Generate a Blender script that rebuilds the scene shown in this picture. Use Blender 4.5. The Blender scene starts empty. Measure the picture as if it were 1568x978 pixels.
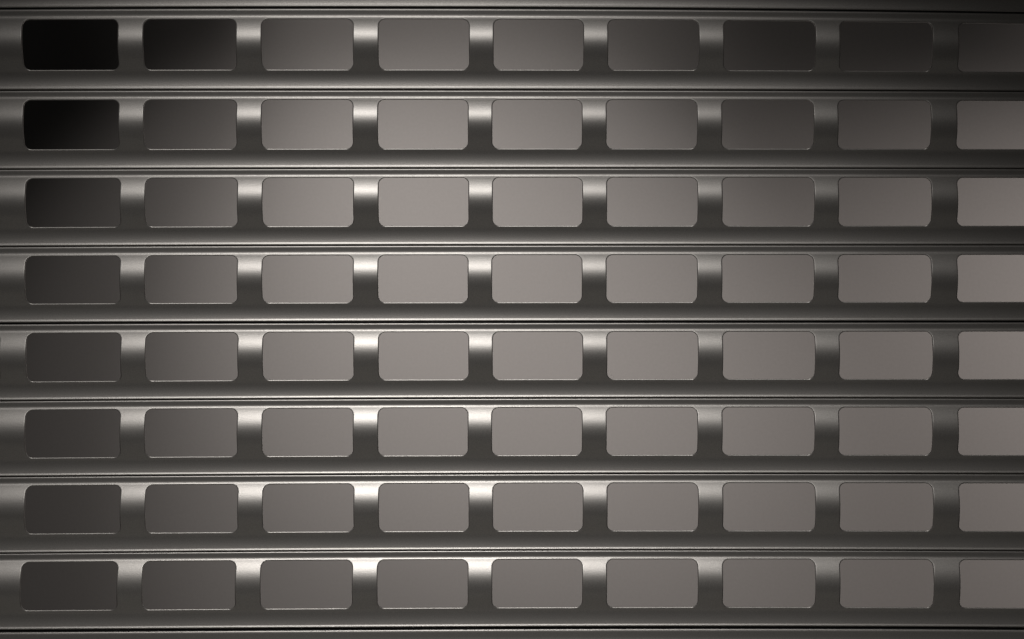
import bpy, math
import numpy as np
from mathutils import Vector

scene = bpy.context.scene
S = 0.655e-3          # metres per photograph pixel at the face of the shutter
D = 2.6               # camera distance
CX, CY = 784.0, 489.0
WALL_Y = 1.4

# ---------------------------------------------------------------- camera
cam_d = bpy.data.cameras.new('camera'); cam = bpy.data.objects.new('camera', cam_d)
scene.collection.objects.link(cam); scene.camera = cam
cam.location = (0, -D, 0); cam.rotation_euler = (math.radians(90), 0, 0)
cam_d.sensor_width = 36; cam_d.sensor_fit = 'HORIZONTAL'
cam_d.lens = 36 * D / (1568 * S); cam_d.clip_start = .05; cam_d.clip_end = 100

# ---------------------------------------------------------------- world (a dark room)
w = bpy.data.worlds.new('World'); scene.world = w; w.use_nodes = True
w.node_tree.nodes['Background'].inputs[0].default_value = (1.0, .97, .93, 1)
w.node_tree.nodes['Background'].inputs[1].default_value = 0.014
scene.view_settings.view_transform = 'Standard'; scene.view_settings.look = 'None'
scene.view_settings.exposure = 0; scene.view_settings.gamma = 1
scene.render.resolution_x = 1024; scene.render.resolution_y = 639

# ---------------------------------------------------------------- lamps
def aim(o, t): o.rotation_euler = (Vector(t) - o.location).to_track_quat('-Z', 'Y').to_euler()
def area_lamp(name, loc, tgt, size, size_y, power, col, spread=180):
    l = bpy.data.lights.new(name, 'AREA'); l.shape = 'RECTANGLE'; l.size = size; l.size_y = size_y
    l.energy = power; l.color = col; l.spread = math.radians(spread)
    o = bpy.data.objects.new(name, l); scene.collection.objects.link(o)
    o.location = loc; aim(o, tgt); return o
def spot_lamp(name, loc, tgt, ang, power, col):
    l = bpy.data.lights.new(name, 'SPOT'); l.energy = power; l.color = col
    l.spot_size = ang; l.spot_blend = 1.0; l.shadow_soft_size = .04
    o = bpy.data.objects.new(name, l); scene.collection.objects.link(o)
    o.location = loc; aim(o, tgt); return o

area_lamp('front_lamp', (-.20, -1.25, 1.3), (-.05, 0, -.75), .36, .26, 1.66, (1, .98, .968), 53)
area_lamp('floor_bounce', (-.15, -1.0, -1.9), (-.12, 0, -.05), 1.9, 1.5, .52, (1, .96, .90), 125)
KW = 320.0  # added unseen spots, fitted together to give the wall its brightness
for nm, l_, t_, an, am, co in (
        ('wall_spot_left', (-.3654, .7978, .82), (-.2774, -.6), 1.30, -2.1982, (1, .93, .885)),
        ('wall_spot_upper', (-.1326, .2977, .82), (-.045, -.0974), .8303, -1.1141, (1, .935, .895)),
        ('wall_spot_centre', (-.5764, .6427, 1.2034), (-.041, .3048), .6647, -1.9672, (1, .93, .885)),
        ('wall_spot_corner', (1.3494, .7532, 1.0834), (1.3258, -.018), 1.3987, -2.1206, (1, .91, .865)),
        ('wall_spot_side', (1.4928, .5381, .4484), (.6056, -.4093), 1.2032, -1.0566, (1, .91, .865)),
        ('wall_spot_lower', (-.5138, .5933, -.85), (.2063, .4896), 1.0946, -2.3672, (1, .92, .87))):
    spot_lamp(nm, l_, (t_[0], WALL_Y, t_[1]), an, KW*math.exp(am), co)

# ---------------------------------------------------------------- materials
def new_mat(name):
    m = bpy.data.materials.new(name); m.use_nodes = True
    return m, m.node_tree, m.node_tree.nodes['Principled BSDF']
def metal(name, col, rough, grain=1.0, metallic=.66):
    m, nt, b = new_mat(name); N = nt.nodes; Lk = nt.links
    tc = N.new('ShaderNodeTexCoord')
    n1 = N.new('ShaderNodeTexNoise'); n1.inputs['Scale'].default_value = 1100; n1.inputs['Detail'].default_value = 2
    n2 = N.new('ShaderNodeTexNoise'); n2.inputs['Scale'].default_value = 26; n2.inputs['Detail'].default_value = 4
    mp = N.new('ShaderNodeMapping'); mp.inputs['Scale'].default_value = (.25, 1, 1.6)
    Lk.new(tc.outputs['Object'], n1.inputs['Vector']); Lk.new(tc.outputs['Object'], mp.inputs['Vector'])
    Lk.new(mp.outputs[0], n2.inputs['Vector'])
    r = N.new('ShaderNodeMapRange'); r.inputs[3].default_value = rough-.04; r.inputs[4].default_value = rough+.04
    Lk.new(n2.outputs[0], r.inputs[0]); Lk.new(r.outputs[0], b.inputs['Roughness'])
    cr = N.new('ShaderNodeMapRange'); cr.inputs[1].default_value=.25; cr.inputs[2].default_value=.75
    cr.inputs[3].default_value = 1-.15*grain; cr.inputs[4].default_value = 1+.15*grain
    Lk.new(n1.outputs[0], cr.inputs[0])
    mx = N.new('ShaderNodeVectorMath'); mx.operation = 'SCALE'; mx.inputs[0].default_value = col
    Lk.new(cr.outputs[0], mx.inputs['Scale']); Lk.new(mx.outputs[0], b.inputs['Base Color'])
    bp = N.new('ShaderNodeBump'); bp.inputs['Strength'].default_value = .33*grain; bp.inputs['Distance'].default_value = .0002
    Lk.new(n1.outputs[0], bp.inputs['Height']); Lk.new(bp.outputs[0], b.inputs['Normal'])
    b.inputs['Metallic'].default_value = metallic
    return m
M_SLAT = metal('satin_coated_metal', (.487, .463, .432), .41)
M_LIP = metal('bright_rolled_metal', (.58, .575, .56), .34, .5, 1.0)
M_DARK = metal('slot_shade_metal', (.03, .03, .03), .6, .5, .3)  # near-black colour puts the shade of the slots into the strip

mw, nt, b = new_mat('smooth_grey_plaster')
b.inputs['Base Color'].default_value = (.13, .1258, .1222, 1); b.inputs['Roughness'].default_value = .9
b.inputs['Specular IOR Level'].default_value = .1
tc = nt.nodes.new('ShaderNodeTexCoord'); n = nt.nodes.new('ShaderNodeTexNoise')
n.inputs['Scale'].default_value = 220; n.inputs['Detail'].default_value = 3
r = nt.nodes.new('ShaderNodeMapRange'); r.inputs[1].default_value=.3; r.inputs[2].default_value=.7
r.inputs[3].default_value = .975; r.inputs[4].default_value = 1.025
sc = nt.nodes.new('ShaderNodeVectorMath'); sc.operation = 'SCALE'; sc.inputs[0].default_value = (.13, .1258, .1222)
nt.links.new(tc.outputs['Object'], n.inputs['Vector']); nt.links.new(n.outputs[0], r.inputs[0])
nt.links.new(r.outputs[0], sc.inputs['Scale']); nt.links.new(sc.outputs[0], b.inputs['Base Color'])

# ---------------------------------------------------------------- helpers
def link(name, verts, faces, mat, parent=None, loc=(0, 0, 0), smooth=True):
    me = bpy.data.meshes.new(name); me.from_pydata(verts, [], faces); me.update()
    if smooth: me.polygons.foreach_set('use_smooth', [True]*len(me.polygons))
    me.materials.append(mat)
    o = bpy.data.objects.new(name, me); scene.collection.objects.link(o)
    o.location = loc; o.parent = parent
    return o

# ---------------------------------------------------------------- the wall behind (a real slab)
x0, x1, y0, y1, z0, z1 = -2.6, 2.6, WALL_Y, WALL_Y+.12, -1.8, 1.8
vs = [(x, y, z) for x in (x0, x1) for y in (y0, y1) for z in (z0, z1)]
fs = [(0, 1, 5, 4), (2, 6, 7, 3), (0, 2, 3, 1), (4, 5, 7, 6), (1, 3, 7, 5), (0, 4, 6, 2)]
wall = link('wall', vs, fs, mw, smooth=False)
wall['label'] = 'smooth plain grey lit wall seen through the openings of the metal shutter'
wall['category'] = 'wall'

# ---------------------------------------------------------------- measured layout of the curtain
# joints between slats: height at mid span, sag along the span, width of the dark slot
GX = [50, 450, 820, 1140, 1448]
G = [(11.3, [.7, -.5, 0, 2.2, 5.7], 2.6), (136.6, [.7, .1, 0, .7, 1.7], 1.6), (256.8, [1.7, .5, 0, .1, .5], 1.0),
     (374.8, [2.3, .7, 0, 0, -.2], 1.1), (492.8, [2.2, .7, 0, -.2, -.5], 2.8), (609.5, [4, 1.5, 0, -.1, 0], 1.3),
     (725.5, [4.3, 1.7, 0, -.1, 0], 1.2), (842.5, [4.8, 2.0, 0, .2, .7], 1.0), (962.0, [4.8, 2.3, 0, -.2, .5], 4.4)]
G = [(-106.0, G[0][1], 2.0)] + G + [(1079.5, G[8][1], 1.5)]
WT = [17.5, 17.5, 15.3, 14.5, 15.3, 15.2, 14.6, 14.5, 14.3, 24.0]       # joint to top of openings
WB = [30.8, 30.8, 30.0, 29.5, 30.3, 29.0, 28.7, 29.8, 31.8, 30.0]       # bottom of openings to the joint
LE = [-522, -336, -149, 40, 223, 402.5, 580, 754.5, 929.5, 1106.5, 1284.5, 1466.5, 1655, 1843, 2031]
RE = [-375, -188.5, -1.5, 184.3, 363.5, 541, 717, 891.5, 1068, 1246.5, 1426, 1612, 1801, 1989, 2177]
SX = [33, 220, 480, 755, 1100, 1466]                                    # sideways play of every slat
SH = [[-5, -2.8, -.9, 1.5, 1.8, 1], [-5, -2.8, -.9, 1.5, 1.8, 1], [-3.2, -2, -1, -.5, -1, -1.6],
      [0, 0, 0, .2, -.3, -.6], [-.5, -.4, -.4, -.8, -.8, -.8], [1, .7, .4, .1, .4, 1.2],
      [-.5, -.4, -.4, -.9, -.4, .6], [-1, .3, .5, .6, .7, 2.1], [-7.5, -4.3, -2.2, -.6, .2, 3], [-7.5, -4.3, -2.2, -.6, .2, 3]]
# lean of the openings' sides (top to bottom, photo pixels) at the left end and the right end
LEAN = [(3, 0), (3, -1.5), (1.2, -.5), (.8, 0), (0, 0), (0, 0), (-.3, 0), (-1.5, .3), (-2.4, .3), (-2.4, .3)]
CANON = [0, 14.0, 86.5, 115.0]      # top edge, opening top, opening bottom, bottom edge

SAGC = [np.polyfit(GX, g[1], 3) for g in G]
def sag(k, x): return np.polyval(SAGC[k], np.clip(x, 0, 1568))

# cross-section of a slat: lean of the face (degrees, + = looks up) against distance down the face
PHI_V = [0.0, .5, 1.2, 1.8, 2.5, 6.5, 9, 11.5, 13.7, 18, 24, 30, 36, 44, 52, 62, 74, 88, 97, 105, 110.5, 111.0, 112.5, 113.2, 113.7, 114.2, 114.6, 115.0]
PHI_A = [60,  36,  26,  15,  -4,  -4, 8,   28,   34, 30.5, 27, 23, 18, 9.5, -1, -16, -28, -27,  -4,   6,   11,    20,    27,    20,   -5,   -35,  -60, -75]
vv = np.concatenate([np.linspace(0, 1.4, 8), np.linspace(2, 16, 22), np.linspace(17.5, 60, 22), np.linspace(62, 110.4, 22), np.linspace(110.7, 115, 18)])
fine = np.linspace(0, 115, 6001)
tan = np.tan(np.radians(np.interp(fine, PHI_V, PHI_A)))
fy = np.concatenate([[0], np.cumsum((tan[1:]+tan[:-1])/2*np.diff(fine))])
YOFF = float(np.interp(40, fine, fy))

RAD = 9.8        # corner radius of the openings
RING = 4.5        # width of the band of faces that follows each opening
DEEP = 3.6        # depth of the edge
def slat_mesh(k):
    gt, gb = G[k], G[k+1]
    real = [gt[0] + gt[2]/2, gt[0]+WT[k], gb[0]-WB[k], gb[0] - gb[2]/2]
    zt, zb = CANON[1], CANON[2]
    R = RAD+RING
    PX, PV, PB, faces = [], [], [], []
    def add(x, v, back=0.0):
        PX.append(x); PV.append(v); PB.append(back); return len(PX)-1
    ang = np.linspace(0, math.pi/2, 11)
    straight = np.linspace(0, 1, 6)
    mid = np.linspace(zt+RAD, zb-RAD, 30)
    cols = []
    def drop(c): return RAD - R*math.sqrt(max(0, 1-c*c))      # offset from opening top to ring outline
    xprev = LE[0]-60
    for i, (l, r_) in enumerate(zip(LE, RE)):
        for s in np.linspace(0, 1, 6)[(0 if i == 0 else 1):-1]: cols.append((xprev+(l-RING-xprev)*s, RAD, 'bar'))
        for a_ in ang: cols.append((l+RAD-R*math.cos(a_), RAD-R*math.sin(a_), 'start' if a_ == 0 else 'hole'))
        for s in straight[1:-1]: cols.append((l+RAD+(r_-l-2*RAD)*s, -RING, 'hole'))
        for a_ in ang[::-1]: cols.append((r_-RAD+R*math.cos(a_), RAD-R*math.sin(a_), 'end' if a_ == 0 else 'hole'))
        xprev = r_+RING
    for s in np.linspace(0, 1, 5)[1:]: cols.append((xprev+60*s, RAD, 'bar'))
    up = [v for v in vv if v < zt-RING-.8]; lo = [v for v in vv if v > zb+RING+1.2]
    NU, NL, HB = 30, 12, 9.0
    idx = []
    for x, a, kind in cols:
        u = [add(x, -.001, bk) for bk in (HB, HB*.5, HB*.2)] + [add(x, v) for v in up]
        vt = zt+a; v0 = up[-1]
        u += [add(x, v0+(vt-v0)*j/NU) for j in range(1, NU+1)]
        m = [u[-1]] + [add(x, v) for v in mid[1:-1]] if kind != 'hole' else None
        vb = zb-a; v1 = lo[0]
        q = [add(x, vb+(v1-vb)*j/NL) for j in range(NL)] + [add(x, v) for v in lo] + [add(x, 115.001, bk) for bk in (HB*.2, HB*.5, HB)]
        if m is not None: m.append(q[0])
        idx.append((u, m, q, kind))
    for c0, c1 in zip(idx[:-1], idx[1:]):
        for s in (0, 2):
            A, B = c0[s], c1[s]
            for j in range(len(A)-1): faces.append((A[j], A[j+1], B[j+1], B[j]))
        if c0[1] is not None and c1[1] is not None and c0[3] != 'start':
            A, B = c0[1], c1[1]
            for j in range(len(A)-1): faces.append((A[j], A[j+1], B[j+1], B[j]))
    # bands round every opening, rolled over at the rim
    # a cut edge with a small 45 degree chamfer
    prof = [(3.4, 0), (2.6, 0), (2.0, 0), (1.5, 0), (1.22, .1), (.84, .42), (.44, .82), (.1, 1.15), (0, 1.4), (0, 1.8), (0, DEEP)]
    starts = [i for i, c in enumerate(idx) if c[3] == 'start']; ends = [i for i, c in enumerate(idx) if c[3] == 'end']
    for h, (i0, i1) in enumerate(zip(starts, ends)):
        l, r_ = LE[h], RE[h]
        outer = [idx[i][0][-1] for i in range(i0, i1+1)] + idx[i1][1][1:-1] + [idx[i][2][0] for i in range(i1, i0-1, -1)] + idx[i0][1][1:-1][::-1]
        for d, bk in prof:
            r2 = RAD+d; ring = []
            xs_ = [l+RAD-r2*math.cos(a_) for a_ in ang] + [l+RAD+(r_-l-2*RAD)*s for s in straight[1:-1]] + [r_-RAD+r2*math.cos(a_) for a_ in ang[::-1]]
            dv = [RAD-r2*math.sin(a_) for a_ in ang] + [-d]*4 + [RAD-r2*math.sin(a_) for a_ in ang[::-1]]
            ring += [add(x, zt+e, bk) for x, e in zip(xs_, dv)]
            ring += [add(r_+d, v, bk) for v in mid[1:-1]]
            ring += [add(x, zb-e, bk) for x, e in zip(xs_[::-1], dv[::-1])]
            ring += [add(l-d, v, bk) for v in mid[1:-1][::-1]]
            n_ = len(ring)
            for i in range(n_): faces.append((outer[i], ring[i], ring[(i+1) % n_], outer[(i+1) % n_]))
            outer = ring
    x = np.array(PX); v = np.array(PV); bk = np.array(PB)
    ypx = np.interp(v, CANON, real); t = np.clip(v/115.0, 0, 1)
    ypx = ypx + sag(k, x)*(1-t) + sag(k+1, x)*t
    e = (x-784)/784.0
    ln = LEAN[k][0]*np.maximum(-e, 0)**1.5 + LEAN[k][1]*np.maximum(e, 0)**1.5
    sh = np.interp(x, SX, SH[k]) + ln*((v-50)/72.5)
    f = np.interp(np.clip(v, 0, 115), fine, fy) - YOFF*.5
    verts = np.stack([(x+sh-CX)*S, -(f-bk)*S, (CY-ypx)*S], 1)
    return verts.tolist(), faces

# ---------------------------------------------------------------- the shutter
shutter = bpy.data.objects.new('roller_shutter', None); scene.collection.objects.link(shutter)
shutter.location = (0, 0, (CY-1079.5)*S)
shutter['label'] = 'satin grey metal roller shutter of horizontal slats with rows of rounded rectangular openings'
shutter['category'] = 'roller shutter'
Z0 = shutter.location.z
for k in range(len(G)-1):
    v, f = slat_mesh(k)
    oz = (CY-(G[k][0]+G[k+1][0])/2)*S
    v = [(a, b_, c-oz) for a, b_, c in v]
    o = link('slat', v, f, M_SLAT, shutter, (0, 0, oz-Z0))
    s = o.modifiers.new('sheet', 'SOLIDIFY'); s.thickness = .0005; s.offset = -1; s.use_even_offset = False
    # hook strip that joins this slat to the next, added to block light behind the shaded slot
    vs = []; fs = []
    XS = np.linspace(-560, 2220, 60); kk = k+1
    for x in XS:
        zz = (CY-(G[kk][0]+float(sag(kk, x))))*S-oz
        for dy, dz in ((.0052, .0045), (.0052, -.0045), (.0064, -.0045), (.0064, .0045)):
            vs.append(((x-CX)*S, dy, zz+dz))
    for i in range(len(XS)-1):
        for j in range(4):
            a = i*4+j; b2 = i*4+(j+1) % 4; fs.append((a, a+4, b2+4, b2))
    fs.append((0, 1, 2, 3)); e = (len(XS)-1)*4; fs.append((e+3, e+2, e+1, e))
    link('joint_strip', vs, fs, M_DARK, o, smooth=False)
